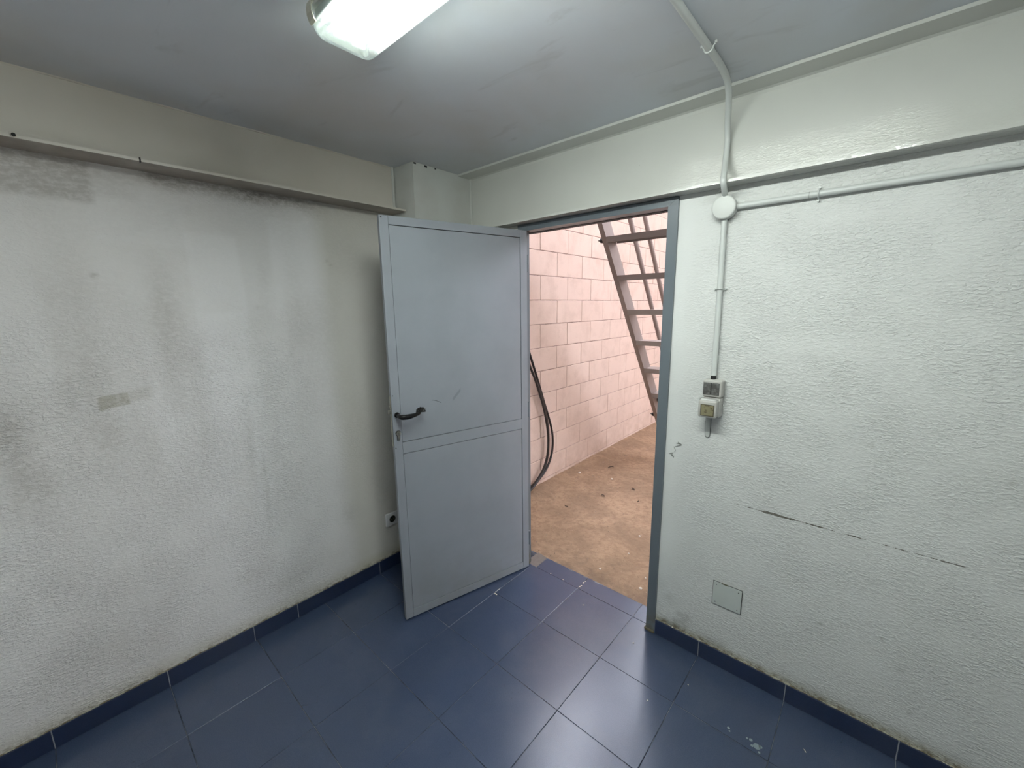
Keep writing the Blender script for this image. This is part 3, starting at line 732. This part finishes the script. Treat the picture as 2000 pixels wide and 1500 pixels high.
# ------------------------------------------------------------------ outside
gx0, gx1, gy0, gy1 = -.3, 7.0, .071, 7.5
def ground():
    xs = np.concatenate([np.arange(gx0, 2.4, .03), np.arange(2.4, gx1+.2, .2)]); ys = np.concatenate([np.arange(.071, 3.2, .03), np.arange(3.2, gy1+.2, .2)])
    v = []
    for y in ys:
        for x in xs:
            z = -.006 + .034*(1-min(1, max(0, x)/.35))**1.5*min(1, max(0, (y-.2)/.3)) + .012*min(1, max(0, (y-.3)/2))
            z += noise.noise(Vector((x*3, y*3, 0)))*.004 + noise.noise(Vector((x*11, y*11, 3)))*.0025
            if y < .16 and x > .6 and x < 1.5: z = min(z, -.006) if y < .135 else z
            v.append((x, y, z))
    nx = len(xs); f = [(j*nx+i, j*nx+i+1, (j+1)*nx+i+1, (j+1)*nx+i) for j in range(len(ys)-1) for i in range(nx-1)]
    return v, f
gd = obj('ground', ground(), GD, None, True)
tag(gd, 'dusty brown concrete ground outside the door', 'ground', kind='structure')

bw = obj('wall_outside', B(((-.20, .0715, -.15), (-.0065, 7.4, 3.065))), BM_)
tag(bw, 'pinkish concrete block wall outside the doorway', 'wall', kind='structure')
def block_mesh(ly, h):
    me = bpy.data.meshes.new('block'); bm = B(((-.03, 0, 0), (0, ly, h)), bevel=.0028, seg=1); bmesh.ops.recalc_face_normals(bm, faces=bm.faces); bm.to_mesh(me); bm.free(); me.materials.append(BK); return me
bc = {}; far = bmesh.new(); nblk = 0
for r_ in range(-1, 15):
    z0 = .0593 + r_*.2; off = .973 if r_ % 2 == 0 else 1.212
    k = -3
    while True:
        a = off + k*.4; b = a + .4; k += 1
        if a > 7.3: break
        if b < .09: continue
        a = max(a, .073); b = min(b, 7.38)
        if b-a < .03: continue
        g_ = .0024; ly = round(b-a-2*g_, 4); h = .2-2*g_
        dx = random.uniform(-.0022, .0012)
        if a < 5.2 and r_ < 13 and nblk < 296:
            if ly not in bc: bc[ly] = block_mesh(ly, h)
            o = bpy.data.objects.new('block', bc[ly]); o.location = (dx, a+g_, z0+g_+random.uniform(-.0006, .0006)); o.rotation_euler = (0, 0, random.uniform(-.002, .002)); link(o, bw); nblk += 1
        else:
            bmesh.ops.create_cube(far, size=1, matrix=Matrix.Translation((-.015+dx, (a+b)/2, z0+.1)) @ Matrix.Diagonal((.03, b-a-2*g_, .2-2*g_, 1)))
fo = obj('distant_block', far, BK, bw); fo['kind'] = 'stuff'
for nm, lo, hi, lb in (('wall_unseen_far', (-.2, 7.4, -.1), (7.2, 7.6, 4.9), 'unseen rendered wall at the far yard end, height set for daylight'),
                       ('wall_unseen_side', (7.0, .07, -.1), (7.2, 7.4, 3.75), 'unseen rendered yard side wall, height set for daylight')):
    tag(obj(nm, B((lo, hi)), OUTW), lb, 'wall', kind='structure')  # unseen yard walls, heights set to shape the daylight
tag(obj('wall_sky_block', B(((-.2, -.10, CZ+.2505), (7.2, .06, 5.2))), OUTW), 'unseen upper wall added above the small room to block sky', 'wall', kind='structure')  # added out of view to block the sky over the room
tag(obj('wall_yard_near', B(((XR+.15, .006, -.02), (7.2, .07, CZ+.25))), OUTW), 'rendered outside wall right of the small room', 'wall', kind='structure')

GADD = simple('dark added ground', (.10, .095, .09), .95, bump=0)
for nm, lo, hi, lb in (('ground_added_beyond', (-14, -12, -.30), (-.2, 20, -.10), 'unseen dark ground added beyond the block wall against light from below'), ('ground_added_side', (7.2, -12, -.30), (20, 20, -.10), 'unseen dark ground added beyond the side wall against light from below')):
    tag(obj(nm, B((lo, hi)), GADD), lb, 'ground', kind='structure')  # dark planes added out of view to cut light from below the horizon
tag(obj('roof_sky_block', B(((-.12, .4, 5.2), (7.3, 7.7, 5.32))), OUTW), 'unseen flat roof added over the outside space to limit daylight', 'roof', kind='structure')  # unseen, added to block the sky and leave gaps for daylight
# steel stair
t = empty('steel_stair', (.98, 2.3, .012)); tag(t, 'steep grey-brown steel stair with channel treads outside the doorway', 'stair')
T0 = (.98, 2.3, .012)
def yn(z): return .835 + (2.081 - z)/1.402          # near edge of the stringers
al = Vector((0, .5806, -.8142)); pe = Vector((0, .8142, .5806))
zt, zb = 2.66, .012
def stringer(x, s):
    # channel: web with two flanges turned inwards (s=+1 towards +x)
    bm = bmesh.new(); D = .108; tf = .0065; fw = .036
    prof = [(0, 0), (s*fw, 0), (s*fw, tf), (s*tf, tf), (s*tf, D-tf), (s*fw, D-tf), (s*fw, D), (0, D)]
    A = []; Bq = []
    for dx, q in prof:
        # cut the foot flat on the ground and the head flat too
        base = Vector((x+dx, yn(1.0), 1.0)) + pe*q
        tb = (base.z - zb)/.8142; tt = (zt - base.z)/.8142
        A.append(bm.verts.new(base + al*tb)); Bq.append(bm.verts.new(base - al*tt))
    n = len(prof)
    for i in range(n): bm.faces.new((A[i], A[(i+1) % n], Bq[(i+1) % n], Bq[i]))
    bm.faces.new(A[::-1]); bm.faces.new(Bq)
    return obj('stringer', rel(bm, T0), LAD, t)
SX0, SX1 = .668, 1.315
stringer(SX0, -1); stringer(SX1, 1)
for k in range(-2, 9):
    z = 2.072 - .2492*k
    if z < .05: continue
    y = yn(z) + .004
    prof = [(y, z-.038), (y+.005, z-.038), (y+.005, z-.005), (y+.150, z-.005), (y+.150, z-.030), (y+.155, z-.030), (y+.155, z), (y, z)]
    obj('tread', rel(prism(prof, 'x', SX0+.0005, SX1-.0005), T0), LAD, t)
def railpt(off, z): return (SX0+.012, yn(z)+off, z)
for off, za, zc in ((.440, .55, 2.95), (.722, .60, 3.05)):
    tb_ = bmesh.new(); tube(tb_, [railpt(off, za), railpt(off, zc)], .0175, 14); obj('handrail', rel(tb_, T0), LAD, t, True)
for z in (.75, 2.62):
    a = Vector((SX0+.012, yn(z)+.09, z-.02)); b = Vector(railpt(.722, z+.35))
    tb_ = bmesh.new(); tube(tb_, [a, b], .016, 12); obj('post', rel(tb_, T0), LAD, t, True)
for z in (2.055, .585):
    y = yn(z)+.022
    bm = bmesh.new(); tube(bm, [(SX0-.010, y, z), (SX0-.040, y, z), (SX0-.058, y, z), (SX0-.062, y, z), (SX0-.080, y, z+.002)], [.015, .019, .016, .007, .002], 14)
    obj('bolt', rel(bm, T0), RUB, t, True)

# cable hung in loops on the block wall
hk = bmesh.new(); tube(hk, spline([(.004, .56, 1.62), (.05, .56, 1.615), (.088, .56, 1.62), (.095, .56, 1.65)], 5), .006, 8)
tag(obj('wall_hook', hk, STEEL, None, True), 'steel hook on the block wall that carries the black cable', 'hook')
cb = bmesh.new()
def loopc(x, R, lft):
    return spline([(x, .56, 1.632)] + [(x, y, z) for y, z in R] + [(x, .56, .030+(x-.02)*.3)] + [(x, y, z) for y, z in lft], 8, True)
A1 = [(.66, 1.50), (.73, 1.36), (.794, 1.226), (.861, 1.080), (.930, .922), (.996, .768), (1.056, .635), (1.100, .515), (1.118, .405), (1.105, .295), (1.059, .205), (.990, .140), (.893, .093), (.785, .065), (.68, .045)]
A2 = [(.65, 1.40), (.72, 1.24), (.793, 1.095), (.881, .945), (.962, .774), (1.012, .600), (1.027, .470), (1.022, .350), (.990, .245), (.930, .163), (.850, .105), (.77, .070), (.67, .048)]
A3 = [(.64, 1.36), (.71, 1.20), (.793, 1.060), (.867, .910), (.940, .730), (.985, .560), (.999, .440), (.993, .330), (.960, .230), (.900, .155), (.82, .100), (.74, .066), (.66, .046)]
Lf = [(.38, .10), (.22, .34), (.20, .62), (.28, .98), (.42, 1.42)]
for k, (R, x) in enumerate(((A1, .028), (A2, .046), (A3, .066))):
    l = [(y + .02*k, z) for y, z in Lf]; tube(cb, loopc(x, R, l), .0100, 10, closed=True)
co = obj('coiled_cable', cb, CAB, None, True); tag(co, 'black cable hanging in loops on the block wall behind the door', 'cable')

# leaves and chips on the ground outside
def gz(x, y): 
    return -.006 + .034*(1-min(1, max(0, x)/.35))**1.5*min(1, max(0, (y-.2)/.3)) + .012*min(1, max(0, (y-.3)/2)) + noise.noise(Vector((x*3, y*3, 0)))*.004 + noise.noise(Vector((x*11, y*11, 3)))*.0025
def leaf_mesh(L, Wd, seed):
    r = random.Random(seed); bm = bmesh.new(); n = 6; mid = []; lft = []; rgt = []
    for k in range(n+1):
        s = k/n; w_ = Wd*math.sin(math.pi*min(1, s*1.02))**.8 if 0 < k < n else 0
        c = L*(s-.5); h = .004 + .006*math.sin(s*3+seed)
        mid.append(bm.verts.new((c, 0, h))); 
        lft.append(bm.verts.new((c, w_, h+.005)) if w_ else mid[-1]); rgt.append(bm.verts.new((c, -w_, h+.004)) if w_ else mid[-1])
    for k in range(n):
        for sd in (lft, rgt):
            q = [mid[k], mid[k+1], sd[k+1], sd[k]]; u = []
            for a in q:
                if a not in u: u.append(a)
            if len(u) > 2: bm.faces.new(u)
    return bm
leaves = [((.279, 1.761), .075, .007, 'long thin dark leaf lying furthest from the door'), ((.526, 1.168), .034, .012, 'dark curled leaf in the middle of the outside ground'),
          ((.67, 1.446), .044, .010, 'dark elongated leaf nearest the stair foot side'), ((.390, .811), .030, .006, 'small dark leaf on the ground near the hanging cable'),
          ((.80, 1.26), .020, .006, 'tiny dark leaf close to the right door jamb')]
for k, ((x, y), L, Wd, lb) in enumerate(leaves):
    o = obj('dry_leaf', leaf_mesh(L, Wd, k), LEAF); o.location = (x, y, gz(x, y)+.0005); o.rotation_euler = (0, 0, [1.0, .6, -.5, .3, .9][k])
    tag(o, lb, 'leaf', 'dead leaves on the outside ground')
def chip_mesh(s, seed):
    r = random.Random(seed); bm = bmesh.new(); bmesh.ops.create_icosphere(bm, subdivisions=1, radius=s)
    for v_ in bm.verts: v_.co *= r.uniform(.7, 1.15); v_.co.z *= .6
    return bm
stones = [((1.035, .778), .0085, 'bright white chip right of centre on the outside ground'), ((1.069, .540), .0070, 'white chip just outside the threshold, right side'),
          ((1.008, .274), .0085, 'pale oval chip in front of the blue threshold strip'), ((1.277, .267), .0105, 'flat tan pebble beside the right jamb foot'), ((1.26, .373), .006, 'little white chip against the right door jamb'),
          ((.413, 1.532), .012, 'pale chip next to a dark leaf far outside'), ((.122, 1.431), .014, 'pale lump of mortar at the foot of the block wall')]
for k, ((x, y), s_, lb) in enumerate(stones):
    o = obj('stone_chip', chip_mesh(s_, k), PEB); o.location = (x, y, gz(x, y)+s_*.35); tag(o, lb, 'stone chip', 'pale chips on the outside ground')
gb = bmesh.new(); r = random.Random(3)
for k in range(520):
    x = r.uniform(.02, 1.4); y = r.uniform(.17, 2.6); s_ = r.choice([.0015, .002, .003, .0045])
    if r.random() < .35: x = abs(r.gauss(0, .15))+.16
    x = max(x, .16)
    mt = bmesh.ops.create_icosphere(gb, subdivisions=1, radius=s_, matrix=Matrix.Translation((x, y, gz(x, y)+s_*.2)))
o = obj('ground_grit', gb, simple('grit', (.50, .37, .28), .9, var=.6, sc=60)); tag(o, 'fine pale grit scattered over the outside ground', 'grit', kind='stuff')
# crumbs on the blue tiles
crumbs = [((1.101, -.070), .0040, 'white crumb on the first blue tile inside the doorway'), ((1.423, -.133), .0058, 'largest white crumb, on blue tile by the right door jamb'),
          ((1.701, -.190), .0035, 'tiny white crumb in the shade near the right skirting'), ((1.600, -.371), .0035, 'tiny white crumb left of the grout line on the right side'),
          ((2.114, -.185), .0045, 'bright sliver of plaster near the right skirting'), ((.806, .033), .0040, 'white crumb on the threshold joint near the open door'), ((.896, .034), .0036, 'white crumb in the middle of the threshold joint')]
for k, ((x, y), s_, lb) in enumerate(crumbs):
    s_ *= .78; o = obj('plaster_crumb', chip_mesh(s_, 20+k), PEB); o.location = (x, y, s_*.45); tag(o, lb, 'crumb', 'plaster crumbs on the blue floor')
    if k == 4: o.scale = (2.2, .5, .6); o.rotation_euler = (0, 0, -.9)
o = obj('plaster_crumb', chip_mesh(.0045, 44), PEB); o.location = (1.560, -.0085, .0835); tag(o, 'white crumb caught on top of the right skirting', 'crumb', 'plaster crumbs on the blue floor')
# plaster lodged in grout near the door leaf and dried paint drops
gp = bmesh.new(); r = random.Random(8)
for (x, y, dx, dy, L) in ((.664, -.312, 0, 1, .05), (.655, -.318, 1, 0, .035), (1.0034, .075, 0, 1, .05), (1.0034, .045, .2, 1, .02)):
    for k in range(9):
        s_ = r.uniform(.0015, .004); a = r.uniform(0, L)
        bmesh.ops.create_icosphere(gp, subdivisions=1, radius=s_, matrix=Matrix.Translation((x+dx*a+r.uniform(-.002, .002), y+dy*a+r.uniform(-.002, .002), .0003)) @ Matrix.Diagonal((1, 1, .4, 1)))
o = obj('joint_plaster', gp, PEB); tag(o, 'bits of white plaster stuck in the floor joints under the door', 'plaster', kind='stuff')
dp = bmesh.new()
for (x, y, s_) in ((1.979, -.282, .012), (1.965, -.290, .005), (1.957, -.270, .006), (1.945, -.272, .004), (1.99, -.275, .006), (1.882, -.276, .005), (1.888, -.286, .003), (1.99, -.30, .004)):
    tube(dp, [(x, y, -.0002), (x, y, .0007)], s_, 12)
o = obj('dried_paint_drops', dp, simple('dried drops', (.19, .24, .27), .5)); tag(o, 'patch of pale dried drops on the floor by the right skirting', 'drops', kind='stuff')
